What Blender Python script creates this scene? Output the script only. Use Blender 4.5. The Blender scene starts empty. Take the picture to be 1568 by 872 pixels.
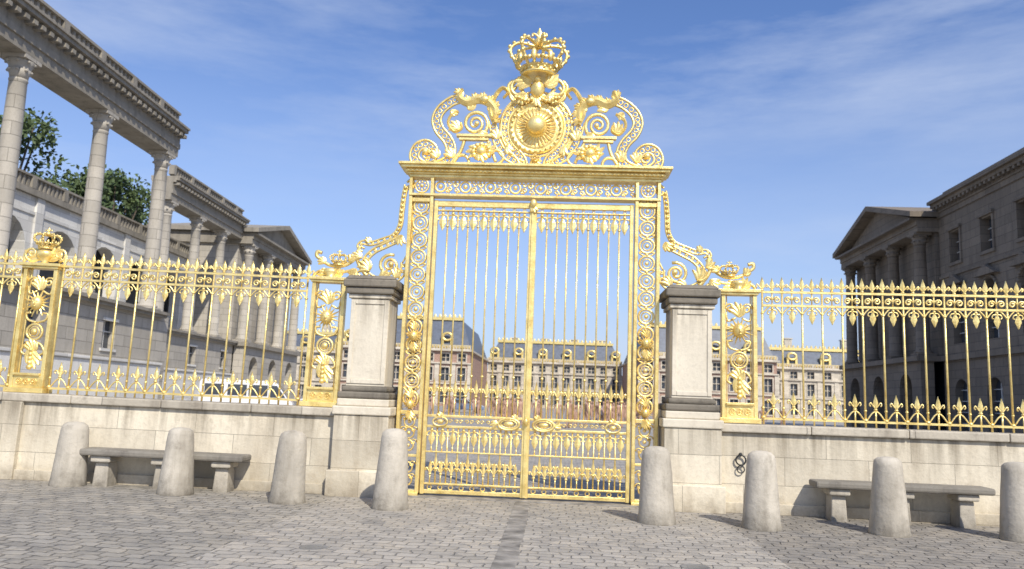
import bpy, math, random
from mathutils import Vector, Matrix
random.seed(7)
R=math.radians
scene=bpy.context.scene
COL=scene.collection

# ------------------------------------------------------------ materials
def new_mat(name):
    m=bpy.data.materials.new(name); m.use_nodes=True
    nt=m.node_tree; nt.nodes.clear()
    out=nt.nodes.new('ShaderNodeOutputMaterial'); b=nt.nodes.new('ShaderNodeBsdfPrincipled')
    nt.links.new(b.outputs[0],out.inputs[0])
    return m,nt,b
def mixc(nt,a,b,f,mode='MIX'):
    n=nt.nodes.new('ShaderNodeMix'); n.data_type='RGBA'; n.blend_type=mode
    for v,i in ((f,0),(a,6),(b,7)):
        if hasattr(v,'is_output'): nt.links.new(v,n.inputs[i])
        elif i==0: n.inputs[0].default_value=v
        else: n.inputs[i].default_value=(*v,1)
    return n.outputs[2]
def noise(nt,vec,scale,detail=4,rough=.55):
    n=nt.nodes.new('ShaderNodeTexNoise'); n.inputs['Scale'].default_value=scale
    n.inputs['Detail'].default_value=detail; n.inputs['Roughness'].default_value=rough
    nt.links.new(vec,n.inputs['Vector']); return n.outputs['Fac']
def ramp(nt,f,a,b,va=0,vb=1):
    n=nt.nodes.new('ShaderNodeMapRange'); n.inputs[1].default_value=a; n.inputs[2].default_value=b
    n.inputs[3].default_value=va; n.inputs[4].default_value=vb
    nt.links.new(f,n.inputs[0]); return n.outputs[0]
def mth(nt,op,a,b):
    n=nt.nodes.new('ShaderNodeMath'); n.operation=op
    for i,v in enumerate((a,b)):
        if hasattr(v,'is_output'): nt.links.new(v,n.inputs[i])
        else: n.inputs[i].default_value=v
    return n.outputs[0]
def coords(nt,kind='obj'):
    t=nt.nodes.new('ShaderNodeTexCoord'); return t.outputs['Object']
def scalev(nt,v,s):
    m=nt.nodes.new('ShaderNodeMapping'); m.inputs['Scale'].default_value=s; nt.links.new(v,m.inputs[0]); return m.outputs[0]
def bump(nt,b,h,strength=.3,dist=.02):
    n=nt.nodes.new('ShaderNodeBump'); n.inputs['Strength'].default_value=strength; n.inputs['Distance'].default_value=dist
    nt.links.new(h,n.inputs['Height']); nt.links.new(n.outputs[0],b.inputs['Normal'])
def plain(name,c,rough=.6,metal=0,var=.15,ns=3):
    m,nt,b=new_mat(name); v=coords(nt)
    f=noise(nt,v,ns); c2=tuple(x*(1-var*1.6) for x in c); c1=tuple(min(1,x*(1+var*.6)) for x in c)
    nt.links.new(mixc(nt,c2,c1,ramp(nt,f,.3,.7)),b.inputs['Base Color'])
    b.inputs['Roughness'].default_value=rough; b.inputs['Metallic'].default_value=metal
    return m
def stone(name,c,bw=1.1,bh=.42,mortar=.008,stain=(.16,.14,.11),stainamt=.6,bumpd=.02,contrast=.8,joints=True,drip=None,foot=None):
    m,nt,b=new_mat(name); v=coords(nt)
    oi=nt.nodes.new('ShaderNodeObjectInfo'); va=nt.nodes.new('ShaderNodeVectorMath'); va.operation='ADD'
    nt.links.new(v,va.inputs[0]); nt.links.new(oi.outputs['Location'],va.inputs[1]); vn=va.outputs[0]
    sp=nt.nodes.new('ShaderNodeSeparateXYZ'); nt.links.new(v,sp.inputs[0])
    ad=nt.nodes.new('ShaderNodeMath'); nt.links.new(sp.outputs[0],ad.inputs[0]); nt.links.new(sp.outputs[1],ad.inputs[1])
    cb=nt.nodes.new('ShaderNodeCombineXYZ'); nt.links.new(ad.outputs[0],cb.inputs[0]); nt.links.new(sp.outputs[2],cb.inputs[1])
    big=noise(nt,vn,.9,5,.6); fine=noise(nt,vn,14,5,.65)
    c1=tuple(min(1,x*1.10) for x in c); c2=tuple(x*contrast for x in c)
    if joints:
        br=nt.nodes.new('ShaderNodeTexBrick'); nt.links.new(cb.outputs[0],br.inputs[0])
        br.inputs['Scale'].default_value=1; br.inputs['Brick Width'].default_value=bw; br.inputs['Row Height'].default_value=bh
        br.inputs['Mortar Size'].default_value=mortar; br.inputs['Mortar Smooth'].default_value=.3
        br.inputs['Color1'].default_value=(*c1,1); br.inputs['Color2'].default_value=(*c2,1)
        br.inputs['Mortar'].default_value=(*[x*.5 for x in c],1)
        col=br.outputs['Color']
    else: col=mixc(nt,c2,c1,ramp(nt,big,.3,.7))
    col=mixc(nt,col,tuple(x*.72 for x in c),ramp(nt,fine,.5,.8,0,.7))
    st=noise(nt,scalev(nt,vn,(2.2,2.2,.45)),1.0,6,.65)
    col=mixc(nt,col,stain,ramp(nt,st,.48,.74,0,stainamt))
    bl=noise(nt,vn,5,6,.7)
    col=mixc(nt,col,stain,ramp(nt,bl,.56,.75,0,stainamt*.7))
    if drip:
        ds=noise(nt,scalev(nt,vn,(5,5,.35)),1.0,5,.6)
        k=mth(nt,'MULTIPLY',ramp(nt,sp.outputs[2],drip-.7,drip,0,1),ramp(nt,ds,.42,.66,0,.8))
        col=mixc(nt,col,tuple(x*.5 for x in stain),k)
    if foot is not None:
        k=mth(nt,'MULTIPLY',ramp(nt,sp.outputs[2],foot,foot+.3,1,0),ramp(nt,bl,.3,.6,.2,.75))
        col=mixc(nt,col,tuple(x*.6 for x in stain),k)
    nt.links.new(col,b.inputs['Base Color']); b.inputs['Roughness'].default_value=.85
    if joints:
        mm=nt.nodes.new('ShaderNodeMath'); mm.operation='SUBTRACT'; nt.links.new(fine,mm.inputs[0]); nt.links.new(br.outputs['Fac'],mm.inputs[1])
        bump(nt,b,mm.outputs[0],.5,bumpd)
    else: bump(nt,b,fine,.4,bumpd)
    return m
def paving(name,c,bw,bh,rot=0,jc=.45,bd=.015,var=.75,lite=.5,dist=.26):
    m,nt,b=new_mat(name); v=coords(nt)
    mp=nt.nodes.new('ShaderNodeMapping'); mp.inputs['Rotation'].default_value=(0,0,rot); nt.links.new(v,mp.inputs[0])
    nz=nt.nodes.new('ShaderNodeTexNoise'); nz.inputs['Scale'].default_value=2.9; nz.inputs['Detail'].default_value=5; nt.links.new(v,nz.inputs['Vector'])
    vm=nt.nodes.new('ShaderNodeVectorMath'); vm.operation='MULTIPLY_ADD'; nt.links.new(nz.outputs['Color'],vm.inputs[0]); vm.inputs[1].default_value=(dist,dist,0); nt.links.new(mp.outputs[0],vm.inputs[2])
    br=nt.nodes.new('ShaderNodeTexBrick'); nt.links.new(vm.outputs[0],br.inputs[0])
    br.inputs['Scale'].default_value=1; br.inputs['Brick Width'].default_value=bw; br.inputs['Row Height'].default_value=bh
    br.inputs['Mortar Size'].default_value=.016; br.inputs['Mortar Smooth'].default_value=1.0; br.inputs['Bias'].default_value=-.1
    br.inputs['Color1'].default_value=(*[x*1.15 for x in c],1); br.inputs['Color2'].default_value=(*[x*var for x in c],1)
    br.inputs['Mortar'].default_value=(*[x*jc for x in c],1)
    big=noise(nt,v,.35,6,.6); mid=noise(nt,v,3.3,5,.7); fine=noise(nt,v,40,3,.6)
    vo=nt.nodes.new('ShaderNodeTexVoronoi'); vo.inputs['Scale'].default_value=4.6; nt.links.new(vm.outputs[0],vo.inputs['Vector'])
    sv=nt.nodes.new('ShaderNodeSeparateColor'); nt.links.new(vo.outputs['Color'],sv.inputs[0])
    col=mixc(nt,br.outputs['Color'],(c[0]*1.5,c[1]*1.42,c[2]*1.28),ramp(nt,sv.outputs[0],.5,1,0,.5))
    col=mixc(nt,col,(c[0]*.55,c[1]*.56,c[2]*.6),ramp(nt,sv.outputs[1],.6,1,0,.5))
    col=mixc(nt,col,(c[0]*.6,c[1]*.62,c[2]*.65),ramp(nt,big,.42,.70,0,.55))
    col=mixc(nt,col,(min(1,c[0]*1.6),c[1]*1.52,c[2]*1.38),ramp(nt,mid,.42,.8,0,lite))
    col=mixc(nt,col,(c[0]*.5,c[1]*.5,c[2]*.5),ramp(nt,fine,.5,.8,0,.4))
    nt.links.new(col,b.inputs['Base Color'])
    nt.links.new(ramp(nt,mid,.3,.7,.6,.9),b.inputs['Roughness'])
    mm=nt.nodes.new('ShaderNodeMath'); mm.operation='SUBTRACT'; nt.links.new(mid,mm.inputs[0]); nt.links.new(br.outputs['Fac'],mm.inputs[1])
    bump(nt,b,mm.outputs[0],.8,bd)
    return m
def gold_mat():
    m,nt,b=new_mat('gilding'); v=coords(nt)
    f=noise(nt,v,6,5,.6); f2=noise(nt,v,45,3,.6)
    c=mixc(nt,(.68,.48,.14),(1.0,.80,.33),ramp(nt,f,.25,.58))
    c=mixc(nt,c,(.36,.24,.08),ramp(nt,f2,.6,.8,0,.5))
    nt.links.new(c,b.inputs['Base Color']); b.inputs['Metallic'].default_value=.62
    nt.links.new(ramp(nt,f2,.3,.7,.26,.46),b.inputs['Roughness'])
    bump(nt,b,f2,.4,.012)
    return m
GOLD=gold_mat()
M_WALL=stone('ashlar_limestone',(.66,.595,.465),1.25,.43,.005,stain=(.36,.295,.205),stainamt=.65,contrast=.80,drip=1.22,foot=.0)
M_COPE=stone('coping_stone',(.50,.45,.36),1.6,5,.008,stain=(.15,.125,.095),stainamt=.8)
M_PIL=stone('pillar_limestone',(.66,.60,.48),9,9,.001,stain=(.38,.32,.23),stainamt=.5,joints=False,contrast=.88,drip=3.14)
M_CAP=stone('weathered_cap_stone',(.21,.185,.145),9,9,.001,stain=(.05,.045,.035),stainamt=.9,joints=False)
M_BOL=stone('bollard_stone',(.51,.465,.385),9,9,.001,stain=(.19,.165,.125),stainamt=.85,joints=False,bumpd=.035,foot=.0)
M_BEN=stone('bench_stone',(.24,.22,.185),9,9,.001,stain=(.08,.07,.06),stainamt=.8,joints=False)
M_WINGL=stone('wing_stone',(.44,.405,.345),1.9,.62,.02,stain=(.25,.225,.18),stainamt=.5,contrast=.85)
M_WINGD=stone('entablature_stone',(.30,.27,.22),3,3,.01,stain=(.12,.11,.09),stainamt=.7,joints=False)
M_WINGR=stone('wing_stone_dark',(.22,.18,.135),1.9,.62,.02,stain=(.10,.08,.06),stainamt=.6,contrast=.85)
M_WHITE=stone('pale_render',(.70,.68,.63),2.2,.7,.01,stain=(.48,.46,.42),stainamt=.4)
M_BRICK=stone('red_brick',(.43,.275,.21),.4,.14,.01,stain=(.36,.27,.21),stainamt=.5)  # brick paled and desaturated, distance haze put into its colour
M_PALE=stone('palace_stone',(.58,.52,.42),1.2,.5,.01,stain=(.40,.36,.30),stainamt=.4)
M_SLATE=plain('slate',(.105,.125,.165),.5,0,.2,1.5)
M_LEAD=plain('lead_roof',(.12,.13,.14),.5,0,.25,1.5)
M_IRON=plain('iron',(.05,.05,.05),.5,.6)
def glass_mat():
    m,nt,b=new_mat('window_glass'); b.inputs['Base Color'].default_value=(.06,.07,.085,1); b.inputs['Roughness'].default_value=.08
    return m
M_GLASS=glass_mat()
M_FRAME=plain('white_paint',(.75,.74,.70),.5,0,.05)
M_GROUND=paving('courtyard_paving',(.34,.32,.285),.34,.2,0,.6,.01)
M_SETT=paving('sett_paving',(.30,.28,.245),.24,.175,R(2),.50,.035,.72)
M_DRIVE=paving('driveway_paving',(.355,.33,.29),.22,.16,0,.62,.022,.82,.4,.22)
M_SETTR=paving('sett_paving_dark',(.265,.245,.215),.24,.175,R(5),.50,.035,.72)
M_SLAB=plain('slab_stone',(.29,.27,.24),.85,0,.4,4)

# ------------------------------------------------------------ mesh builder
class MB:
    def __init__(s): s.v=[]; s.f=[]; s.sm=[]; s.map=None
    def addv(s,p):
        s.v.append(tuple(s.map(p)) if s.map else tuple(p)); return len(s.v)-1
    def face(s,idx,sm=False): s.f.append(tuple(idx)); s.sm.append(sm)
    def box(s,x0,x1,y0,y1,z0,z1,t=0,sm=False):
        b=[s.addv(p) for p in ((x0,y0,z0),(x1,y0,z0),(x1,y1,z0),(x0,y1,z0),(x0+t,y0+t,z1),(x1-t,y0+t,z1),(x1-t,y1-t,z1),(x0+t,y1-t,z1))]
        for q in ((3,2,1,0),(4,5,6,7),(0,1,5,4),(1,2,6,5),(2,3,7,6),(3,0,4,7)): s.face([b[i] for i in q],sm)
    def tube(s,pts,r,n=6,closed=False,flat=1.0):
        pts=[Vector(p) for p in pts]; N=len(pts)
        if N<2: return
        rs=r if isinstance(r,(list,tuple)) else [r]*N
        rings=[]; prev=None
        for i,p in enumerate(pts):
            if closed: t=pts[(i+1)%N]-pts[i-1]
            else: t=pts[min(i+1,N-1)]-pts[max(i-1,0)]
            if t.length<1e-9: t=Vector((0,0,1))
            t.normalize()
            if prev is None:
                a=Vector((0,1,0)) if abs(t.y)<.9 else Vector((1,0,0))
            else: a=prev
            a=(a-t*a.dot(t))
            if a.length<1e-6: a=Vector((1,0,0))
            a.normalize(); prev=a; b=t.cross(a)
            rings.append([s.addv(p+(a*math.cos(2*math.pi*k/n)*flat+b*math.sin(2*math.pi*k/n))*rs[i]) for k in range(n)])
        M=N if closed else N-1
        for i in range(M):
            A=rings[i];B=rings[(i+1)%N]
            for k in range(n): s.face((A[k],A[(k+1)%n],B[(k+1)%n],B[k]),True)
        if not closed:
            s.face(rings[0][::-1]); s.face(rings[-1])
    def lathe(s,prof,cx=0,cy=0,n=16,jit=0):
        rings=[[s.addv((cx+max(r,.0005)*math.cos(2*math.pi*k/n)*(1+random.uniform(-jit,jit)),cy+max(r,.0005)*math.sin(2*math.pi*k/n)*(1+random.uniform(-jit,jit)),z)) for k in range(n)] for r,z in prof]
        for A,B in zip(rings,rings[1:]):
            for k in range(n): s.face((A[k],A[(k+1)%n],B[(k+1)%n],B[k]),True)
        s.face(rings[0][::-1]); s.face(rings[-1])
    def ball(s,c,rx,ry=None,rz=None,n=8,m=5):
        ry=ry or rx; rz=rz or rx
        rings=[]
        for j in range(m+1):
            a=-math.pi/2+math.pi*j/m
            rr=max(math.cos(a),.02)
            rings.append([s.addv((c[0]+rx*rr*math.cos(2*math.pi*k/n),c[1]+ry*rr*math.sin(2*math.pi*k/n),c[2]+rz*math.sin(a))) for k in range(n)])
        for A,B in zip(rings,rings[1:]):
            for k in range(n): s.face((A[k],A[(k+1)%n],B[(k+1)%n],B[k]),True)
        s.face(rings[0][::-1]); s.face(rings[-1])
    def ring(s,cx,cz,Rr,r,y=0,n=14,m=5,ez=1.0):
        s.tube([(cx+Rr*math.cos(2*math.pi*k/n),y,cz+Rr*ez*math.sin(2*math.pi*k/n)) for k in range(n)],r,m,True)
    def band(s,p2,w,t,y=0):
        N=len(p2); ws=w if isinstance(w,(list,tuple)) else [w]*N
        rings=[]
        for i in range(N):
            a=p2[max(i-1,0)]; b=p2[min(i+1,N-1)]
            dx,dz=b[0]-a[0],b[1]-a[1]; L=math.hypot(dx,dz) or 1; nx,nz=-dz/L,dx/L
            h=ws[i]/2; x,z=p2[i]
            rings.append([s.addv(q) for q in ((x+nx*h,y-t*.3,z+nz*h),(x,y-t,z),(x-nx*h,y-t*.3,z-nz*h),(x-nx*h,y+t*.3,z-nz*h),(x,y+t,z),(x+nx*h,y+t*.3,z+nz*h))])
        for A,B in zip(rings,rings[1:]):
            for k in range(6): s.face((A[k],A[(k+1)%6],B[(k+1)%6],B[k]))
        s.face(rings[0][::-1]); s.face(rings[-1])
    def beaded(s,p2,w=.13,r=.018,y=0,beads=True):
        N=len(p2); L=[];Rr=[]
        for i in range(N):
            a=p2[max(i-1,0)]; b=p2[min(i+1,N-1)]
            dx,dz=b[0]-a[0],b[1]-a[1]; l=math.hypot(dx,dz) or 1; nx,nz=-dz/l,dx/l
            x,z=p2[i]; L.append((x+nx*w/2,y,z+nz*w/2)); Rr.append((x-nx*w/2,y,z-nz*w/2))
        s.tube(L,r,5); s.tube(Rr,r,5)
        if beads:
            acc=0
            for a,b in zip(p2,p2[1:]):
                l=math.hypot(b[0]-a[0],b[1]-a[1])
                acc+=l
                if acc>=.085:
                    acc=0; s.ring(b[0],b[1],w*.25,.014,y,8,4)
    def extr_x(s,poly,x0,x1):
        A=[s.addv((x0,y,z)) for y,z in poly];B=[s.addv((x1,y,z)) for y,z in poly]
        s.face(A[::-1]);s.face(B);n=len(poly)
        for i in range(n): s.face((A[i],A[(i+1)%n],B[(i+1)%n],B[i]))
def catmull(P,k=6):
    P=[tuple(p) for p in P]; Q=[P[0]]+P+[P[-1]]; out=[]
    for i in range(1,len(Q)-2):
        p0,p1,p2,p3=Q[i-1],Q[i],Q[i+1],Q[i+2]
        for j in range(k):
            t=j/k
            out.append(tuple(.5*((2*b)+(-a+c)*t+(2*a-5*b+4*c-d)*t*t+(-a+3*b-3*c+d)*t**3) for a,b,c,d in zip(p0,p1,p2,p3)))
    out.append(P[-1]); return out
def spiral(cx,cz,r0,r1,a0,turns,n=26):
    return [(cx+(r0+(r1-r0)*i/n)*math.cos(a0+2*math.pi*turns*i/n),cz+(r0+(r1-r0)*i/n)*math.sin(a0+2*math.pi*turns*i/n)) for i in range(n+1)]
def mir(p2): return [(-x,z) for x,z in p2]
def p3(p2,y=0): return [(x,y,z) for x,z in p2]
def empty(name,loc=(0,0,0)):
    e=bpy.data.objects.new(name,None); e.location=loc; COL.objects.link(e); return e
def mk(name,mb,mat,parent=None,bevel=0,loc=None,rot=None):
    me=bpy.data.meshes.new(name); me.from_pydata(mb.v,[],mb.f)
    me.polygons.foreach_set('use_smooth',mb.sm); me.update()
    import bmesh
    bm=bmesh.new(); bm.from_mesh(me); bmesh.ops.recalc_face_normals(bm,faces=bm.faces); bm.to_mesh(me); bm.free()
    if isinstance(mat,list):
        for m in mat: me.materials.append(m)
    else: me.materials.append(mat)
    o=bpy.data.objects.new(name,me); COL.objects.link(o)
    if parent: o.parent=parent
    if loc: o.location=loc
    if rot: o.rotation_euler=rot
    if bevel:
        md=o.modifiers.new('bevel','BEVEL'); md.width=bevel; md.segments=2; md.limit_method='ANGLE'
    return o
SL=.010
def wing(e,sg):
    P=Matrix.Translation((sg*3.1,0,0))
    th=R(3.5) if sg<0 else R(-3.0); ty=SL if sg<0 else -.004
    e.matrix_world=P@Matrix.Rotation(th,4,'Z')@Matrix.Rotation(ty,4,'Y')@P.inverted()

# elevation-drawing units -> metres in the plane of the gate
def E(px,py):
    pyc=py-.034*(px-784)
    a=(436-pyc)/1220.0
    z=1.6+13.14*(a+.1409)/(1-.1409*a)
    s=1220/(13.01+.1395*(z-1.6))
    cx=803+.032*(762-py)
    return ((px-cx)/s,z)
def T(*pts,k=6): return catmull([E(*p) for p in pts],k)

# ------------------------------------------------------------ ornament pieces
def fleur(mb,x,y,z0,h,w=None):
    w=w or h*.42
    mb.ball((x,y,z0+h*.08),h*.13,h*.13,h*.08,7,4)
    t=h*.07
    zs=[z0+h*q for q in (.12,.3,.48,.66,.84,1.0)]; ws=[w*.16,w*.34,w*.42,w*.30,w*.14,.004]
    mb.band([(x,z) for z in zs],[2*a*.6 for a in ws],t,y)
    for sg in (-1,1):
        P=catmull([(x,z0+h*.14),(x+sg*w*.28,z0+h*.34),(x+sg*w*.5,z0+h*.5),(x+sg*w*.62,z0+h*.38),(x+sg*w*.5,z0+h*.28)],3)
        mb.tube(p3(P,y),h*.045,5)
def pendant(mb,x,y,z1,h):
    mb.ball((x,y,z1-h*.12),h*.10,h*.10,h*.08,7,4)
    zs=[z1,z1-h*.25,z1-h*.45,z1-h*.62,z1-h*.8,z1-h]
    ws=[.03,.03,h*.30,h*.36,h*.2,.004]
    mb.band([(x,z) for z in zs],ws,h*.06,y)
    for sg in (-1,1):
        P=catmull([(x,z1-h*.2),(x+sg*h*.2,z1-h*.22),(x+sg*h*.27,z1-h*.38),(x+sg*h*.18,z1-h*.45)],3)
        mb.tube(p3(P,y),h*.04,5)
def rosette(mb,x,y,z,r):
    mb.ring(x,z,r,r*.14,y,14,5)
    mb.ball((x,y-.01,z),r*.3,r*.3,r*.3,8,5)
    for k in range(8):
        a=k*math.pi/4
        mb.ball((x+math.cos(a)*r*.6,y,z+math.sin(a)*r*.6),r*.2,r*.16,r*.2,6,4)
def sunmask(mb,x,y,z,r):
    mb.ball((x,y-.02,z),r*.42,r*.36,r*.5,10,7)
    for k in range(16):
        a=k*math.pi/8+.1; L=r*(1.0 if k%2 else .78)
        p=[(x+math.cos(a)*r*.4,z+math.sin(a)*r*.4),(x+math.cos(a)*L,z+math.sin(a)*L)]
        mb.band(p,[r*.16,.004],.02,y)
    mb.ball((x,y-.02-r*.36,z-.01),r*.07,r*.09,r*.14,6,4)
    mb.ball((x-r*.15,y-.02-r*.3,z+r*.12),r*.08,r*.06,r*.05,6,4); mb.ball((x+r*.15,y-.02-r*.3,z+r*.12),r*.08,r*.06,r*.05,6,4)
    mb.ball((x,y-.02-r*.3,z-r*.24),r*.13,r*.06,r*.04,6,4)
def crown(mb,x,y,z,s):
    mb.lathe([(s*.80,z),(s*.98,z+s*.03),(s*1.0,z+s*.12),(s*.92,z+s*.16),(s*.97,z+s*.36),(s*1.06,z+s*.40),(s*1.06,z+s*.46),(s*.95,z+s*.48)],x,y,20)
    for k in range(16):
        a=k*math.pi/8; mb.ball((x+math.cos(a)*s*.98,y+math.sin(a)*s*.98,z+s*.26),s*.09,s*.09,s*.09,6,4)
    for k in range(8):
        a=k*math.pi/4+.2; ca,sa=math.cos(a),math.sin(a)
        prof=catmull([(1.0,.46),(1.32,.8),(1.60,1.22),(1.60,1.6),(1.25,1.90),(.7,1.92),(.15,1.78)],4)
        mb.tube([(x+ca*s*r,y+sa*s*r,z+s*h) for r,h in prof],s*.095,5)
        for r,h in prof[3:-2:3]: mb.ball((x+ca*s*(r+.08),y+sa*s*(r+.08),z+s*(h+.06)),s*.12,s*.12,s*.12,6,4)
        b=a+math.pi/8; cb,sb=math.cos(b),math.sin(b)
        mb.ball((x+cb*s*1.22,y+sb*s*1.22,z+s*.86),s*.17,s*.17,s*.36,6,5)
        for q in (-.22,.22):
            mb.ball((x+math.cos(b+q)*s*1.22,y+math.sin(b+q)*s*1.22,z+s*.72),s*.14,s*.14,s*.14,6,4)
    mb.ball((x,y,z+s*2.06),s*.30,s*.30,s*.30,10,7)
    mb.band([(x,z+s*2.25),(x,z+s*2.5),(x,z+s*2.7),(x,z+s*2.95)],[s*.14,s*.32,s*.24,.005],s*.08,y)
    for sg in (-1,1):
        mb.tube(p3(catmull([(x,z+s*2.34),(x+sg*s*.22,z+s*2.56),(x+sg*s*.40,z+s*2.58),(x+sg*s*.40,z+s*2.42)],3),y),s*.07,5)
def leafspray(mb,x,y,z,L,a0,n=5,spread=.35,w=.05):
    for k in range(n):
        a=a0+(k-(n-1)/2)*spread; l=L*(1-.12*abs(k-(n-1)/2))
        P=catmull([(x,z),(x+math.cos(a)*l*.5,z+math.sin(a)*l*.5),(x+math.cos(a+.25)*l,z+math.sin(a+.25)*l)],3)
        m=len(P); mb.band(P,[w*(.3+math.sin(math.pi*i/(m-1))) for i in range(m)],.02,y)

# ------------------------------------------------------------ golden gate
gate=empty('golden_gate')
def gate_leaf(sg):
    fr=MB(); br=MB(); orn=MB()
    x0,x1=.012,1.68
    def bx(a,b,*r):
        a,b=sg*a,sg*b; fr.box(min(a,b),max(a,b),*r)
    bx(x0,x0+.05,-.045,.045,.04,4.90)
    bx(x1-.06,x1,-.045,.045,.04,4.90)
    i0,i1=x0+.05,x1-.06
    for z0,z1 in ((4.80,4.895),(.05,.11),(.19,.22),(1.10,1.14),(1.27,1.31),(.70,.725),(4.72,4.74)):
        bx(i0,i1,-.035,.035,z0,z1)
    n=9; step=(i1-i0)/n
    for k in range(1,n):
        x=sg*(i0+k*step)
        br.tube([(x,0,1.31),(x,0,4.72)],.0145,6)
        br.tube([(x,0,.22),(x,0,1.10)],.0145,6)
        orn.ball((x,0,1.95),.03,.03,.025,6,4); orn.ball((x,0,4.46),.03,.03,.02,6,4)
        fleur(orn,x,0,.42,.26,.11)
    for k in range(n):
        x=sg*(i0+(k+.5)*step)
        br.tube([(x,0,1.31),(x,0,1.62)],.013,6); fleur(orn,x,0,1.60,.30,.12)
        pendant(orn,x,0,1.10,.30)
        pendant(orn,x,0,4.72,.34)
        br.tube([(x,0,.22),(x,0,.36)],.012,6); fleur(orn,x,0,.34,.24,.12)
        br.tube([(x,0,.725),(x,0,.80)],.012,6)
        orn.ring(x,.15,.035,.010,0,10,4)
        orn.ring(x,4.77,.022,.008,0,8,4)
    for k in range(n-1):
        xs=sg*(i0+(k+1)*step)
        for q in (-1,1): orn.tube(p3(spiral(xs+q*.035,1.205,.035,.008,0 if q>0 else math.pi,1.1*q,10)),.009,4)
    cx=sg*(i0+.22)
    orn.ring(cx,1.2,.17,.022,-.05,22,6,.55); orn.ring(cx,1.2,.13,.012,-.05,18,5,.5)
    orn.ball((cx,-.045,1.2),.09,.03,.045,10,6)
    leafspray(orn,cx+sg*.17,-.05,1.2,.14,0 if sg>0 else math.pi,3,.5,.04)
    leafspray(orn,cx-sg*.1,-.05,1.27,.10,math.pi/2,3,.5,.04)
    cx=sg*(i1-.22); orn.ring(cx,1.2,.12,.016,-.05,18,5,.6); orn.ball((cx,-.045,1.2),.06,.03,.04,8,5)
    leafspray(orn,cx,-.05,1.26,.10,math.pi/2,3,.5,.04)
    mk('leaf_frame',fr,GOLD,gate,.006); mk('leaf_bars',br,GOLD,gate); mk('leaf_ornament',orn,GOLD,gate)
gate_leaf(-1); gate_leaf(1)
st=MB(); st.box(-.022,.022,-.07,-.048,.05,4.89); st.ball((0,-.09,4.87),.06,.05,.08,8,6); st.ball((0,-.1,1.25),.045,.05,.07)
leafspray(st,0,-.08,4.84,.14,-math.pi/2,3,.5,.05)
mk('meeting_stile',st,GOLD,gate)
for sg in (-1,1):
    fr=MB(); orn=MB()
    for a in (1.70,2.06):
        x0,x1=sorted((sg*a,sg*(a+.055))); fr.box(x0,x1,-.10,.10,.0,4.96)
    x0,x1=sorted((sg*1.757,sg*2.058))
    for z0,z1 in ((.0,.10),(.62,.66),(1.30,1.36),(4.86,4.93)): fr.box(x0,x1,-.08,.08,z0,z1)
    xa,xb=sorted((sg*1.70,sg*2.13)); fr.box(xa,xb,-.14,.14,.0,.06)
    xc=sg*1.908
    z=1.55; k=0
    while z<4.80:
        orn.ring(xc,z,.122,.021,-.03,18,5); orn.ring(xc,z,.075,.012,-.03,12,4)
        orn.ball((xc,-.03,z),.035,.03,.035,7,5)
        for q in (-1,1):
            orn.ball((xc,-.03,z+q*.15),.03,.03,.03,6,4)
            orn.tube(p3(catmull([(xc+q*.03,z+.125),(xc+q*.10,z+.15),(xc+q*.125,z+.19),(xc+q*.08,z+.18)],3),-.03),.013,4)
        z+=.295; k+=1
    for zc,r in ((2.58,.15),(1.46,.13)):
        sunmask(orn,xc,-.08,zc,r); leafspray(orn,xc,-.08,zc+.10,.17,math.pi/2,5,.35,.035); leafspray(orn,xc,-.08,zc-.10,.18,-math.pi/2,5,.3,.035)
    for zz in (.25,.45,.80,1.0,1.18):
        orn.ring(xc,zz,.085,.014,-.03,14,4); orn.ball((xc,-.03,zz),.03)
        for q in (-1,1): orn.tube(p3(spiral(xc+q*.08,zz+.05,.06,.01,0 if q>0 else math.pi,1.2*q,10),-.03),.011,4)
    mk('pilaster_frame',fr,GOLD,gate,.006); mk('pilaster_ornament',orn,GOLD,gate)
fr=MB(); orn=MB()
fr.box(-2.12,2.12,-.12,.12,4.962,5.00); fr.box(-2.12,2.12,-.12,.12,5.28,5.325)
for x in (-2.095,-1.73,1.73,2.095): fr.box(x-.025,x+.025,-.11,.11,5.001,5.279)
for x in (-1.91,1.91): rosette(orn,x,-.06,5.14,.115)
n=16
for k in range(n):
    x=-1.7+3.4*(k+.5)/n
    if k%2==0:
        orn.ring(x,5.14,.088,.019,-.03,14,5); orn.ball((x,-.04,5.14),.04)
    else:
        for q in (-1,1):
            orn.tube(p3(spiral(x+q*.055,5.14+.04*q,.055,.012,math.pi/2*q,1.3*q,12),-.03),.016,5)
            orn.tube(p3(spiral(x+q*.055,5.14-.06*q,.045,.012,-math.pi/2*q,1.1*q,12),-.03),.014,5)
    orn.ball((x+1.7/n,-.03,5.22),.022); orn.ball((x+1.7/n,-.03,5.06),.022)
mk('frieze_ornament',orn,GOLD,gate)
prof=[(2.14,.15,5.327,5.36),(2.19,.19,5.36,5.39),(2.17,.17,5.39,5.415),(2.25,.26,5.415,5.46),(2.29,.30,5.46,5.50)]
for hw,hd,z0,z1 in prof: fr.box(-hw,hw,-hd,hd,z0,z1-.0005)
for k in range(60):
    x=-2.13+4.26*k/59; fr.box(x-.018,x+.018,-.215,-.191,5.365,5.389)
mk('frieze_frame',fr,GOLD,gate,.004)
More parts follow.
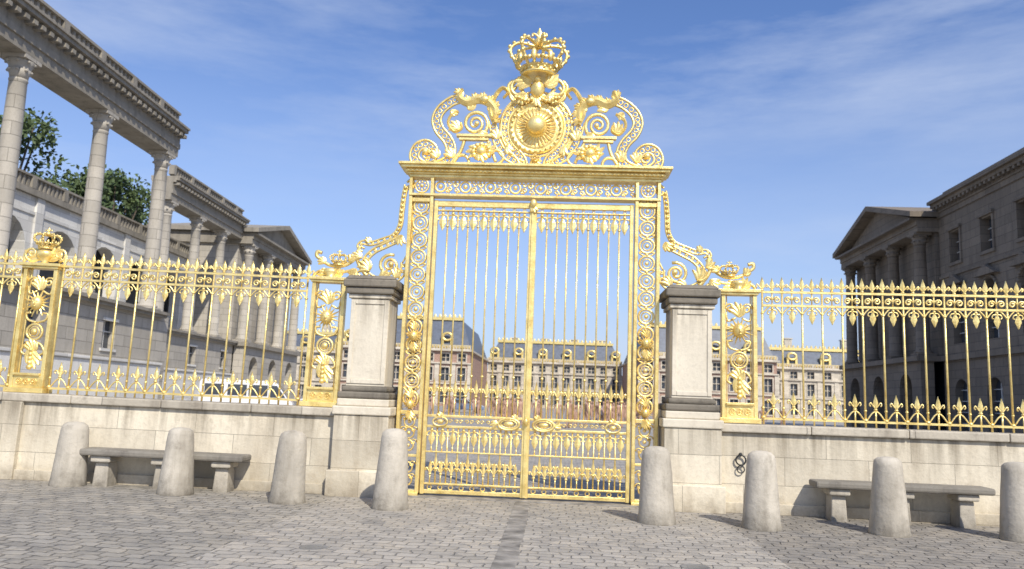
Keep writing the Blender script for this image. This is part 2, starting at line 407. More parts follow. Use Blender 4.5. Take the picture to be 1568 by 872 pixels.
# crest
CM=lambda p:(p[0]*.985,p[1],p[2]-.06+(p[2]-5.6)*.02)
c=MB(); c.map=CM
A=T((703,141),(688,146),(672,158),(665,173),(670,189),(682,203),(688,218),(684,233),(670,241),(650,244),(635,237),(630,226),(636,214),(648,210),(659,217),(659,228),(650,232))
Bp=T((706,129),(701,141),(714,149),(731,144),(747,149),(757,161),(755,177))
Bw=[.05+.11*math.sin(math.pi*min(1,(i+1)/len(Bp))*.9) for i in range(len(Bp))]
B2=T((700,162),(688,168),(684,180),(693,192),(704,188),(703,179))
Dp=T((757,180),(750,162),(756,142),(768,128),(777,134),(770,143))
E1=T((806,146),(788,154),(775,170),(772,190),(777,208),(788,222),(798,234),(801,243))
E2=T((752,176),(756,195),(762,212),(773,228),(789,238),(801,243))
E3=T((748,232),(752,222),(764,222),(770,232),(764,240),(752,243),(736,240))
F1=T((709,205),(703,222),(692,238))
F2=T((745,205),(752,222),(758,238))
G1=T((690,243),(697,230),(710,228),(716,238),(708,244))
C1=T((790,126),(780,138),(790,150),(806,147))
def half(m):
    f=(lambda p:p) if m>0 else mir
    c.beaded(f(A),.15,.024,0)
    c.band(f(Bp),Bw,.07,-.03)
    hx,hz=E(741,146); hx*=m; c.ball((hx,-.06,hz),.10,.07,.075,8,5)
    for i,(bx_,bz_) in enumerate(f(Bp)[4::4]): leafspray(c,bx_,-.05,bz_,.13,math.pi/2+m*.5-m*i*.25,3,.5,.04)
    c.band(f(B2),.05,.04,-.02)
    c.band(f(Dp),[.10-.06*i/len(Dp) for i in range(len(Dp))],.05,-.02)
    c.beaded(f(E1),.13,.024,0); c.beaded(f(E2),.11,.021,0)
    c.tube(p3(f(E3)),.028,6); c.tube(p3(f(F1)),.032,6); c.tube(p3(f(F2)),.03,6); c.tube(p3(f(G1)),.028,6)
    c.tube(p3(f(C1)),.03,6)
    sx,sz=E(726,180)
    sp=f(spiral(sx,sz,.235,.03,-.9,2.1,34)); c.tube(p3(sp),[.034-.012*i/34 for i in range(35)],6)
    c.ball((sp[-1][0],-.02,sp[-1][1]),.045)
    vx,vz=E(648,222); sp=f([(vx,vz)])[0]; c.ball((sp[0],-.02,sp[1]),.06)
    sp=f([E(650,225)])[0]; c.ring(sp[0],sp[1],.075,.016,-.01,14,5)
    for px,py,L,a,n in ((700,190,.22,2.3,4),(688,160,.15,-.8,3),(715,160,.2,1.0,4),(745,160,.2,.4,4),(666,232,.18,1.8,4),(760,205,.2,1.7,4),(735,192,.16,-1.2,4),(690,232,.2,1.9,4),(776,214,.18,-1.3,3),(640,238,.16,3.6,3),(790,165,.14,-.6,3),(705,140,.12,2.0,3)):
        x,z=E(px,py); aa=a
        if m<0: x,aa=-x,math.pi-a
        leafspray(c,x,-.03,z,L,aa,n,.42,.06)
    xa,za=E(697,197); xb,_=E(752,199)
    xs=sorted((m*xa,m*xb)); c.box(xs[0],xs[1],-.06,.06,za-.03,za+.01); c.box(xs[0]+.05,xs[1]-.05,-.05,.05,za-.09,za-.055)
    wx,wz=E(736,224); wx*=m
    for k in range(12):
        a=k*math.pi/6; c.ball((wx+.14*math.cos(a),-.06,wz+.12*math.sin(a)),.055,.06,.045,6,4)
    c.ball((wx,-.08,wz),.10,.08,.09,10,6); leafspray(c,wx,-.06,wz,.27,.2,3,.4,.07); leafspray(c,wx,-.06,wz,.27,math.pi-.2,3,.4,.07); leafspray(c,wx,-.1,wz,.2,-math.pi/2,3,.5,.07)
half(1); half(-1)
zc=6.27
sm=MB(); sm.map=lambda p:(p[0],-p[2],zc-.05+p[1])
sm.lathe([(.02,-.05),(.44,-.05),(.47,-.03),(.47,.03),(.43,.05),(.40,.02),(.37,.02),(.35,.045),(.32,.02),(.22,.03),(.17,.06),(.165,.10)],0,0,40)
mk('sun_disc',sm,GOLD,gate)
s2=MB(); s2.ball((0,-.14,zc-.05),.165,.14,.165,24,14); mk('sun_orb',s2,GOLD,gate)
for k in range(28):
    a=2*math.pi*k/28; c.ball((.425*math.cos(a),-.06,zc+.425*math.sin(a)),.024,.02,.024,6,4)
    c.band([(.19*math.cos(a),zc+.19*math.sin(a)),(.34*math.cos(a),zc+.34*math.sin(a))],[.025,.012],.012,-.05)
c.ring(0,zc,.50,.022,0,36,6); c.beaded([(.60*math.cos(a),zc+.60*math.sin(a)) for a in [R(-40+i*260/50) for i in range(51)]],.08,.018,.01)
crown(c,0,-.05,5.66,.055); leafspray(c,0,-.05,5.72,.16,-math.pi/2,5,.5,.05)
c.box(-2.05,2.05,-.05,.05,5.561,5.60)
c.ball((0,-.05,6.93),.13,.11,.17,10,7); c.ball((0,-.12,7.08),.06,.07,.06,8,5); leafspray(c,0,-.06,6.86,.26,-math.pi/2,7,.32,.07)
for m in (1,-1):
    W=[(m*.1,6.98),(m*.25,7.12),(m*.40,7.08),(m*.46,6.95),(m*.38,6.84),(m*.26,6.88),(m*.3,6.96)]
    c.tube(p3(catmull(W,5),-.02),.035,6)
    leafspray(c,m*.12,-.08,7.0,.30,R(90-m*65),5,.3,.08); leafspray(c,m*.2,-.08,6.85,.24,R(-90+m*40),4,.35,.07)
    for i in range(6): c.ball((m*(.1+.055*i),-.1,6.74-.03*math.sin(i)),.04,.04,.035,6,4)
    c.tube(p3(catmull([(m*.08,6.75),(m*.25,6.68),(m*.42,6.78),(m*.52,6.98),(m*.44,7.1)],5)),.028,6)
mk('crest_scrolls',c,GOLD,gate)
cr=MB(); crown(cr,0,0,7.14,.305); mk('royal_crown',cr,GOLD,gate)
w=MB(); w.map=lambda p:(p[0]*.985,p[1],p[2]-.06)
S1=T((618,272),(614,290),(611,312),(608,335),(598,350),(580,357),(562,362),(549,360),(543,366),(550,372))
S2=T((619,268),(626,264),(631,272),(625,279),(618,276))
S3=T((606,356),(585,365),(566,374),(553,388),(552,403),(562,414),(580,419),(600,418),(612,408),(614,392))
S4=T((545,366),(540,382),(545,398),(556,412))
S5=T((545,372),(536,386),(522,395),(508,397),(494,394),(484,387),(476,381),(477,374),(484,376))
S6=T((470,412),(478,405),(495,402),(515,406),(533,404),(545,412))
S7=T((628,300),(628,340),(622,372),(612,392))
for m in (1,-1):
    f=(lambda p:p) if m>0 else mir
    w.beaded(f(S1),.06,.019); w.tube(p3(f(S2)),.022,6); w.beaded(f(S3),.08,.021); w.tube(p3(f(S4)),.034,6)
    w.tube(p3(f(S5)),.032,6); w.tube(p3(f(S6)),.026,6); w.tube(p3(f(S7)),.016,5)
    for i,(x,z) in enumerate(f(S1)[2:26:2]): w.ball((x,-.02,z),.03)
    vx,vz=E(592,396); sp=f(spiral(vx,vz,.19,.03,1.2,1.9,30)); w.tube(p3(sp),.028,6); w.ball((sp[-1][0],-.02,sp[-1][1]),.05)
    for px,py,L,a,n in ((560,405,.26,2.2,5),(575,416,.25,.2,5),(548,385,.2,2.6,4),(612,350,.2,-2.0,4),(600,416,.2,1.2,4),(540,402,.2,-2.3,4),(490,392,.15,2.5,4),(528,390,.15,.8,4),(560,362,.12,1.9,3),(500,404,.16,-1.8,4)):
        x,z=E(px,py); aa=a
        if m<0: x,aa=-x,math.pi-a
        leafspray(w,x,-.03,z,L,aa,n,.4,.05)
    kx,kz=E(511,396); crown(w,kx*m,0,kz,.095)
mk('wing_scrolls',w,GOLD,gate)

# ------------------------------------------------------------ gold fence
def fence_run(x0,x1,name):
    e=empty(name); bars=MB(); orn=MB()
    n=max(1,round((x1-x0)/.32)); st=(x1-x0)/n
    for z0,z1 in ((1.43,1.465),(3.25,3.285),(3.47,3.505)): bars.box(x0,x1,-.02,.02,z0,z1)
    for k in range(n+1):
        x=x0+k*st
        bars.tube([(x,0,1.36),(x,0,3.5)],.0165,6)
        fleur(orn,x,0,3.50,.24,.15)
        orn.ball((x,0,3.14),.03,.03,.02,6,4); orn.ball((x,0,1.62),.028,.028,.02,6,4); orn.ball((x,0,1.47),.04,.04,.03,6,4)
        if k<n:
            xm=x+st/2
            fleur(orn,xm,0,3.50,.22,.15)
            bars.tube([(xm,0,3.285),(xm,0,3.47)],.012,5)
            for q in (-1,1):
                orn.tube(p3(spiral(xm+q*.072,3.36,.058,.012,math.pi if q>0 else 0,1.4*-q,14)),.015,5)
                orn.tube(p3(catmull([(xm+q*.02,3.28),(xm+q*.10,3.20),(xm+q*.15,3.13)],3)),.013,5)
                orn.tube(p3(catmull([(xm,1.62),(xm+q*.06,1.58),(xm+q*.13,1.48)],3)),.013,5)
            pendant(orn,xm,0,3.25,.28)
            bars.tube([(xm,0,1.36),(xm,0,1.64)],.014,6); fleur(orn,xm,0,1.62,.26,.15)
    mk('bars',bars,GOLD,e); mk('finials',orn,GOLD,e); wing(e,1 if x0>0 else -1)
PI,PO_L,PO_R=3.42,8.25,8.85
for a,b in ((-PO_L+.34,-PI-.38),(-15.5,-PO_L-.35),(PI+.38,PO_R-.34),(PO_R+.35,15.5)):
    fence_run(a,b,'gold_fence')
def fence_pier(x,top):
    e=empty('gold_fence_pilaster'); fr=MB(); o=MB()
    for q in (-.25,.25): fr.box(x+q-.03,x+q+.03,-.09,.09,1.441,3.42)
    fr.box(x-.32,x+.32,-.15,.15,1.362,1.44); fr.box(x-.217,x+.217,-.085,.085,1.441,1.64); fr.box(x-.217,x+.217,-.13,.13,1.641,1.68)
    fr.box(x-.30,x+.30,-.12,.12,3.422,3.46); fr.box(x-.34,x+.34,-.15,.15,3.461,3.51)
    for q in (-.12,0,.12): rosette(o,x+q,-.09,1.54,.05)
    leafspray(o,x,-.04,2.12,.38,-math.pi/2,5,.22,.07); leafspray(o,x,-.04,2.0,.26,math.pi/2,5,.3,.06)
    for i in range(5): o.ball((x,-.05,1.78+.07*i),.05-.004*i,.045,.045,7,5)
    o.ring(x,2.36,.13,.022,-.03,18,5); o.ring(x,2.36,.085,.012,-.04,14,4); o.ball((x,-.05,2.36),.06,.04,.06)
    for q in (-1,1):
        o.tube(p3(catmull([(x,2.52),(x+q*.14,2.56),(x+q*.18,2.66),(x+q*.1,2.68)],4),-.02),.02,5)
        o.tube(p3(catmull([(x,2.2),(x+q*.12,2.16),(x+q*.19,2.04),(x+q*.12,1.98)],4),-.02),.02,5)
        o.tube(p3(spiral(x+q*.13,3.2,.09,.015,0 if q>0 else math.pi,1.5*q,16),-.02),.018,5)
        o.tube(p3(catmull([(x+q*.05,3.05),(x+q*.17,3.0),(x+q*.2,3.12)],4),-.02),.018,5)
        fr.tube([(x+q*.19,0,1.68),(x+q*.19,0,3.42)],.011,5)
    sunmask(o,x,-.05,2.84,.24); leafspray(o,x,-.04,3.06,.26,math.pi/2,5,.35,.06)
    if top:
        o.lathe([(.10,3.51),(.05,3.55),(.12,3.62),(.15,3.70),(.10,3.74)],x,0,14); leafspray(o,x,0,3.60,.34,.4,4,.3,.07); leafspray(o,x,0,3.60,.34,math.pi-.4,4,.3,.07)
        crown(o,x,0,3.76,.13)
        for q in (-1,1): o.tube(p3(spiral(x+q*.24,3.68,.12,.02,-math.pi/2,1.4*q,18)),.024,5)
    else:
        o.lathe([(.14,3.51),(.07,3.54),(.13,3.60),(.12,3.66)],x,0,14); leafspray(o,x,0,3.53,.26,.5,4,.3,.06); leafspray(o,x,0,3.53,.26,math.pi-.5,4,.3,.06)
    mk('frame',fr,GOLD,e,.005); mk('ornament',o,GOLD,e); wing(e,1 if x>0 else -1)
for x,t in ((-PO_L,True),(-PI,False),(PI,False),(PO_R,True)): fence_pier(x,t)

# ------------------------------------------------------------ stone walls, pillars
def wall_run(x0,x1):
    e=empty('stone_wall'); m=MB(); cp=MB()
    m.box(x0,x1,-.30,.30,-.25,1.22); m.box(x0,x1,-.36,.36,-.25,.16)
    n=round(abs(x1-x0)/1.5); st=(x1-x0)/n
    for k in range(n): cp.box(x0+k*st+.003,x0+(k+1)*st-.003,-.37-random.uniform(0,.008),.37,1.223,1.36-random.uniform(0,.01))
    mk('wall_body',m,M_WALL,e,.01); mk('coping',cp,M_COPE,e,.02)
    wing(e,1 if x0>0 else -1)
wall_run(-16,-3.0); wall_run(3.0,16)
for x in (-PO_L,PO_R):
    e=empty('wall_pier'); m=MB(); m.box(x-.16,x+.16,-.40,-.305,-.15,1.22); mk('pier',m,M_WALL,e,.01); wing(e,1 if x>0 else -1)
def pillar(sg):
    e=empty('stone_gate_pillar'); x=sg*2.60
    b=MB(); b.box(x-.44,x+.44,-.50,.5,-.05,1.26); b.box(x-.49,x+.49,-.56,.56,-.05,.40)
    mk('pedestal',b,M_WALL,e,.012)
    m=MB(); m.box(x-.47,x+.47,-.53,.53,1.262,1.40); m.box(x-.42,x+.42,-.46,.46,1.402,1.52)
    mk('pedestal_cornice',m,M_PIL,e,.02)
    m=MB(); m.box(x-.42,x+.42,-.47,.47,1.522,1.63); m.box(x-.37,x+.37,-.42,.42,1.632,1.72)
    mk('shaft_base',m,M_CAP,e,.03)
    s=MB(); s.box(x-.315,x+.315,-.36,.36,1.722,3.14)
    for ys in ((-.378,-.361),(.361,.378)):
        s.box(x-.31,x-.24,*ys,1.76,3.12); s.box(x+.24,x+.31,*ys,1.76,3.12); s.box(x-.238,x+.238,*ys,1.76,1.83); s.box(x-.238,x+.238,*ys,3.05,3.12)
    mk('shaft',s,M_PIL,e,.006)
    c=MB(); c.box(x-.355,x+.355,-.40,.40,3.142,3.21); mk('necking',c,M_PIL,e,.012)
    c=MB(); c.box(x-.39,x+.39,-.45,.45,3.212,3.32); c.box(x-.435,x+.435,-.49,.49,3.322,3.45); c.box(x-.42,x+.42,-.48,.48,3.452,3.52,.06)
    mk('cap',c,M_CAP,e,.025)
pillar(-1); pillar(1)

# ------------------------------------------------------------ bollards
def gz(x): return SL*max(0,-x-2.9)
def bollard(x,y,h=1.0,s=.94):
    m=MB()
    k=random.uniform(.96,1.04)
    prof=[(.285,-.08),(.28,.03),(.265,.12),(.252,.3),(.238,.5),(.225*k,.7),(.210*k,.88),(.202*k,.98),(.185,1.045),(.14,1.085),(.08,1.10),(.01,1.105)]
    m.lathe([(r*s,z*h/1.1) for r,z in prof],0,0,24,.014)
    mk('stone_bollard',m,M_BOL,None,0,(x,y,gz(x)),(random.uniform(-.025,.025),random.uniform(-.035,.035),random.uniform(0,6)))
for x,y,h in ((-6.98,-.95,.96),(-5.14,-1.25,.97),(-3.38,-1.45,1.02),(-1.84,-1.6,1.12),(1.89,-1.8,1.03),(3.29,-1.85,1.03),(4.98,-1.85,1.02),(6.70,-1.85,1.02),(-8.9,-.95,.96),(8.7,-1.75,.95)):
    bollard(x,y,h)
def bench(x0,x1):
    e=empty('stone_bench'); m=MB(); m.box(x0,x1,-.84,-.38,.47,.57); mk('seat',m,M_BEN,e,.03)
    for k in range(3):
        x=x0+.35+(x1-x0-.7)*k/2
        l=MB(); l.box(x-.12,x+.12,-.72,-.38,-.06,.37,.02); l.box(x-.15,x+.15,-.78,-.378,.372,.468); mk('leg_%d'%(k+1),l,M_BOL,e,.02)
    wing(e,1 if x0>0 else -1)
bench(-6.90,-4.35); bench(4.38,6.88)
def wallring(x):
    e=empty('iron_wall_ring'); m=MB()
    m.ring(x,.80,.075,.013,-.35,16,6); m.ball((x,-.335,.885),.03); m.ring(x,.66,.055,.010,-.35,14,5); mk('ring',m,M_IRON,e); wing(e,1 if x>0 else -1)
wallring(3.38)

# ------------------------------------------------------------ ground
def sheet(name,x0,x1,y0,y1,za,zb,mat):
    m=MB(); m.f.append((0,1,2,3)); m.sm.append(False); m.v=[(x0,y0,za),(x1,y0,zb),(x1,y1,zb),(x0,y1,za)]; return mk(name,m,mat)
sheet('ground',-2500,2500,-2500,2500,-.004,-.004,M_GROUND)
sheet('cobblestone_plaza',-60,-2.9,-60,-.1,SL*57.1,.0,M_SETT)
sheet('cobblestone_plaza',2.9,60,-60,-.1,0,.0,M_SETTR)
sheet('paved_driveway',-2.9,2.9,-60,60,.004,.004,M_DRIVE)
k=MB()
y=-20
while y<0.3:
    L=random.uniform(.55,.95)
    k.box(-.12+random.uniform(-.01,.01),.12+random.uniform(-.01,.01),y,y+L-.02,-.02,.007+random.uniform(0,.003)); y+=L
k.box(-2.05,2.05,-.25,.25,-.02,.02)
mk('stone_gutter_slabs',k,M_SLAB,None,.006)
M_CAST=plain('cast_iron',(.24,.23,.21),.7,.1)
for x,y in ((-2.0,-4.7),(1.9,-4.75)):
    m=MB(); m.lathe([(.15,-.02),(.15,.010),(.135,.010),(.133,.008),(.01,.008)],x,y,24)
    for i in range(-2,3): m.box(x-.08,x+.08,y+i*.04-.008,y+i*.04+.008,.0082,.0105)
    mk('manhole_cover',m,M_CAST)

# ------------------------------------------------------------ buildings
def wall_open(mb,s0,s1,z0,z1,d0,d1,ops):
    if not ops: mb.box(s0,s1,d0,d1,z0,z1); return
    ops=sorted(ops); zb,zs=ops[0][2],ops[0][3]; arch=ops[0][4]; top=zs+(ops[0][1]/2 if arch else 0)
    if zb>z0: mb.box(s0,s1,d0,d1,z0,zb)
    if z1>top: mb.box(s0,s1,d0,d1,top,z1)
    cur=s0
    for c,wd,_,_,ar in ops:
        mb.box(cur,c-wd/2,d0,d1,zb,top); cur=c+wd/2
        if ar:
            n=10
            for i in range(n):
                a0=math.pi*i/n;a1=math.pi*(i+1)/n
                xa,xb=c-wd/2*math.cos(a0),c-wd/2*math.cos(a1); za,zb2=zs+wd/2*math.sin(a0),zs+wd/2*math.sin(a1)
                ids=[mb.addv(q) for q in ((xa,d0,za),(xb,d0,zb2),(xb,d0,top),(xa,d0,top),(xa,d1,za),(xb,d1,zb2),(xb,d1,top),(xa,d1,top))]
                for q in ((0,1,2,3),(7,6,5,4),(0,4,5,1),(3,2,6,7)): mb.face([ids[j] for j in q])
    mb.box(cur,s1,d0,d1,zb,top)
def balustrade(mb,s0,s1,z,d0,d1,h=1.0,step=.45):
    mb.box(s0,s1,d0,d1,z,z+.14); mb.box(s0,s1,d0,d1,z+h-.14,z+h)
    s=s0;k=0
    while s<=s1+.01:
        if k%8==0: mb.box(s-.22,s+.22,d0-.02,d1+.02,z+.142,z+h-.142)
        else:
            c=(d0+d1)/2; mb.box(s-.09,s+.09,c-.09,c+.09,z+.14,z+h-.14)
        s+=step;k+=1
def column(mb,x,y,z0,z1,r):
    H=z1-z0
    mb.box(x-r*1.4,x+r*1.4,y-r*1.4,y+r*1.4,z0,z0+.22)
    mb.lathe([(r*1.35,z0+.22),(r*1.38,z0+.34),(r*1.1,z0+.42),(r*1.15,z0+.52),(r,z0+.6),(r*.99,z0+H*.35),(r*.93,z0+H*.65),(r*.84,z1-1.15),(r*.9,z1-1.12),(r*.9,z1-1.05),(r*.84,z1-1.02)],x,y,18)
    mb.lathe([(r*.84,z1-1.02),(r*.92,z1-.8),(r*1.15,z1-.62),(r*1.0,z1-.6),(r*1.08,z1-.42),(r*1.38,z1-.22),(r*1.3,z1-.18)],x,y,18)
    for k in range(8):
        a=k*math.pi/4+.39; mb.ball((x+math.cos(a)*r*1.05,y+math.sin(a)*r*1.05,z1-.66),r*.22,r*.22,r*.16,6,4)
        mb.ball((x+math.cos(a)*r*1.3,y+math.sin(a)*r*1.3,z1-.28),r*.2,r*.2,r*.16,6,4)
    mb.box(x-r*1.35,x+r*1.35,y-r*1.35,y+r*1.35,z1-.18,z1)
LX=lambda xf,sg:(lambda p:(xf-sg*p[1],p[0],p[2]))
LROT=Matrix.Translation((-24,35,0))@Matrix.Rotation(R(1.7),4,'Z')@Matrix.Translation((24,-35,0))
lw=empty('colonnade_wing')
def left_block(xf,y0,y1,cols,depth,r=.5,ye=None):
    ye=y0 if ye is None else ye
    m=MB(); m.map=LX(xf,1)
    ops=[(yy,1.3,3.5,5.0,False) for yy in [y0+3.4+6.85*i for i in range(int((y1-y0-2)/6.85)+1)] if yy+1<y1]
    wall_open(m,y0,y1,3.0,5.75,0,.6,ops)
    m.box(y0,y1,.9,depth,0,5.74)
    mk('podium',m,M_WINGL,lw)
    g=MB(); g.map=LX(xf,1)
    for o in ops:
        g.box(o[0]-.7,o[0]+.7,.35,.45,3.4,5.1)
    mk('podium_windows',g,M_GLASS,lw)
    f=MB(); f.map=LX(xf,1)
    for o in ops:
        for a,b,c2,d in ((-.8,.8,3.35,3.5),(-.8,.8,5.0,5.15)): f.box(o[0]+a,o[0]+b,-.08,-.005,c2,d)
        f.box(o[0]-.03,o[0]+.03,.28,.34,3.5,5.0); f.box(o[0]-.65,o[0]+.65,.26,.32,4.4,4.45)
    mk('window_surrounds',f,M_WHITE,lw)
    p=MB(); p.map=LX(xf,1); p.box(y0,y1,-.25,.6,0,2.85); p.box(y0,y1,-.35,.6,2.852,2.998); mk('plinth',p,M_WHITE,lw,.02)
    p=MB(); p.map=LX(xf,1); p.box(y0,y1,-.35,depth,5.752,5.92); p.box(y0,y1,-.5,depth,5.922,6.1); mk('string_course',p,M_WINGD,lw)
    c=MB()
    for y in cols: column(c,xf-.6,y,6.1,16.1,r)
    mk('columns',c,M_WINGL,lw)
    en=MB(); en.map=LX(xf,1)
    for d0,z0,z1 in ((.0,16.1,16.6),(-.1,16.602,16.95),(-.05,16.952,17.5),(-.3,17.502,17.65),(-.55,17.652,17.85),(-.65,17.852,17.98)):
        en.box(ye,y1,d0,1.6-d0*.2,z0,z1)
    s=ye+.3
    while s<y1: en.box(s-.14,s+.14,-.5,-.052,17.3,17.50); s+=.6
    balustrade(en,ye+.2,y1-.2,17.982,-.05,.35,.95,.42)
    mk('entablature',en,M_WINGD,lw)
left_block(-24.0,5,34.9,[6.6,13.4,20.0,27.0,34.1],6,.44)
left_block(-29.6,35.9,62,[47.2,52.8,58.4],8,.44,ye=46.3)
m=MB(); m.box(-30,-24.0,34.9,35.9,0,5.9); mk('return_podium',m,M_WINGL,lw)
def pavilion(par,xf,sg,y0,y1,mat,matd,zb=16.2,za=19.9):
    m=MB(); m.map=LX(xf,sg)
    n=3; W=(y1-y0)/n
    wall_open(m,y0,y1,6.1,12.6,1.4,2.2,[(y0+W*(i+.5),1.5,8.0,11.5,False) for i in range(n)])
    wall_open(m,y0,y1,12.6,zb-.01,1.4,2.2,[(y0+W*(i+.5),1.4,13.0,15.0,False) for i in range(n)])
    wall_open(m,y0,y1,0,5.7,0,1.0,[(y0+W*(i+.5),2.4,0,3.6,True) for i in range(n)])
    m.box(y0,y0+.8,2.2,10,0,zb-.01); m.box(y1-.8,y1,2.2,10,0,zb-.01)
    mk('pavilion_walls',m,mat,par)
    g=MB(); g.map=LX(xf,sg); g.box(y0+.9,y1-.9,2.3,2.5,.1,zb-.2); g.box(y0+.9,y1-.9,1.1,1.2,.1,5.6); mk('pavilion_glass',g,M_GLASS,par)
    e=MB(); e.map=LX(xf,sg)
    e.box(y0-.3,y1+.3,-.4,1.5,5.702,6.099)
    for d,z0,z1 in ((-.0,zb,zb+.5),(-.1,zb+.502,zb+.9),(-.6,zb+.902,zb+1.1)): e.box(y0-.3,y1+.3,d,10,z0,z1)
    yc=(y0+y1)/2; z0=zb+1.102
    poly=[(y0+.2,z0),(y1-.2,z0),(yc,za-.35)]
    A=[e.addv((s,.3,z)) for s,z in poly];B=[e.addv((s,10,z)) for s,z in poly]
    e.face(A);e.face(B[::-1])
    for i in range(3): e.face((A[i],B[i],B[(i+1)%3],A[(i+1)%3]))
    for sa,sb in ((y0-.7,yc),(y1+.7,yc)):
        q=[(sa,z0-.0),(sb,za-.35),(sb,za+.1),(sa,z0+.42)]
        A=[e.addv((s,-.7,z)) for s,z in q];B=[e.addv((s,10.4,z)) for s,z in q]
        e.face(A);e.face(B[::-1])
        for i in range(4): e.face((A[i],B[i],B[(i+1)%4],A[(i+1)%4]))
    mk('pediment',e,matd,par)
    c=MB()
    for i in range(n+1):
        yy=y0+.7+(y1-y0-1.4)*i/n; column(c,xf-sg*.55,yy,6.1,zb,.5)
    mk('portico_columns',c,mat,par)
pavilion(lw,-28.6,1,62.3,80,M_WINGL,M_WINGD,15.7,19.4)
lw.matrix_world=LROT
ar=empty('arcaded_terrace_building'); m=MB(); m.map=LX(-34.0,1)
wall_open(m,0,72,6.1,13.6,0,1.0,[(5.2+5.8*i,4.0,6.2,10.0,True) for i in range(11)])
mk('arcade_wall',m,M_WHITE,ar)
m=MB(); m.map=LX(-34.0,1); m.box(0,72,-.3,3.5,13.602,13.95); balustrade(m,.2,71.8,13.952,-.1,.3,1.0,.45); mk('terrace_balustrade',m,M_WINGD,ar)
m=MB(); m.map=LX(-34.0,1); m.box(0,72,2.4,3.0,0,13.3); m.box(0,72,1.01,2.39,13.1,13.59); mk('arcade_back',m,M_LEAD,ar)
ro=MB(); ro.map=LX(-34.0,1)
for i in range(12): ro.box(5.2+5.8*i-2.9-.4,5.2+5.8*i-2.9+.4,-.15,-.003,6.1,13.598)
ro.box(0,72,-.08,-.002,12.4,12.6)
mk('arcade_pilasters',ro,M_WHITE,ar)
ar.matrix_world=LROT

rw=empty('stone_wing_building')
xf=30.2; y0,y1=-4,49.5
m=MB(); m.map=LX(xf,-1)
ys=[y1-2.6-4.6*i for i in range(11)]
wall_open(m,y0,y1,0,5.7,0,.8,[(y,2.0,0.3,3.3,True) for y in ys])
wall_open(m,y0,y1,6.1,12.2,0,.8,[(y,1.7,6.9,10.2,True) for y in ys])
wall_open(m,y0,y1,12.202,16.8,0,.8,[(y,1.5,13.0,15.3,False) for y in ys])
m.box(y0,y0+.8,.8,14,0,16.8); m.box(y0,y1,13.3,14,0,16.8)
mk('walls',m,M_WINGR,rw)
g=MB(); g.map=LX(xf,-1); g.box(y0+.9,y1,.55,.65,.1,16.6); mk('windows',g,M_GLASS,rw)
f=MB(); f.map=LX(xf,-1)
for y in ys:
    for zb,zt,wd in ((13.0,15.3,1.5),(6.9,11.0,1.7),(.3,4.2,2.0)):
        f.box(y-.035,y+.035,.42,.5,zb,zt)
        q=zb+.8
        while q<zt-.2: f.box(y-wd/2,y+wd/2,.43,.49,q-.025,q+.025); q+=.8
mk('window_frames',f,M_FRAME,rw)
e=MB(); e.map=LX(xf,-1)
e.box(y0,y1,-.25,.9,5.702,6.098); e.box(y0,y1,-.12,.8,12.0,12.2)
for d,z0,z1 in ((-.1,16.802,17.2),(-.2,17.202,17.6),(-.6,17.602,17.85),(-.85,17.852,18.1)): e.box(y0-.3,y1,d,14,z0,z1)
s=y0+.3
while s<y1: e.box(s-.14,s+.14,-.56,-.202,17.4,17.60); s+=.6
for y in ys:
    e.box(y-1.0,y+1.0,-.12,-.003,12.75,12.98); e.box(y-.95,y-.76,-.1,-.003,12.99,15.4); e.box(y+.76,y+.95,-.1,-.003,12.99,15.4); e.box(y-1.0,y+1.0,-.2,-.003,15.42,15.65)
    q=[(y-1.4,11.25),(y+1.4,11.25),(y,12.0)]
    A=[e.addv((s_,-.4,z)) for s_,z in q];B=[e.addv((s_,-.003,z)) for s_,z in q]; e.face(A); e.face(B[::-1])
    for i in range(3): e.face((A[i],B[i],B[(i+1)%3],A[(i+1)%3]))
    for i in range(12):
        a0=math.pi*i/12; a1=math.pi*(i+1)/12
        e.tube([(y-1.0*math.cos(a),-.03,10.2+1.0*math.sin(a)) for a in (a0,a1)],.13,5)
e.box(y0,y1,.4,1.4,18.102,18.95)
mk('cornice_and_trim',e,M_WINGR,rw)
r=MB(); r.map=LX(xf,-1)
poly=[(1.5,18.102),(13.5,18.102),(9,20.2),(4.5,20.2)]
A=[r.addv((y0,d,z)) for d,z in poly];B=[r.addv((y1+18,d,z)) for d,z in poly]; r.face(A);r.face(B[::-1])
for i in range(4): r.face((A[i],B[i],B[(i+1)%4],A[(i+1)%4]))
mk('lead_roof',r,M_LEAD,rw)
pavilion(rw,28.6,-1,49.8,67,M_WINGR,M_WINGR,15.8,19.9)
rw.matrix_world=Matrix.Translation((28,55,0))@Matrix.Rotation(R(-1.2),4,'Z')@Matrix.Translation((-28,-55,0))

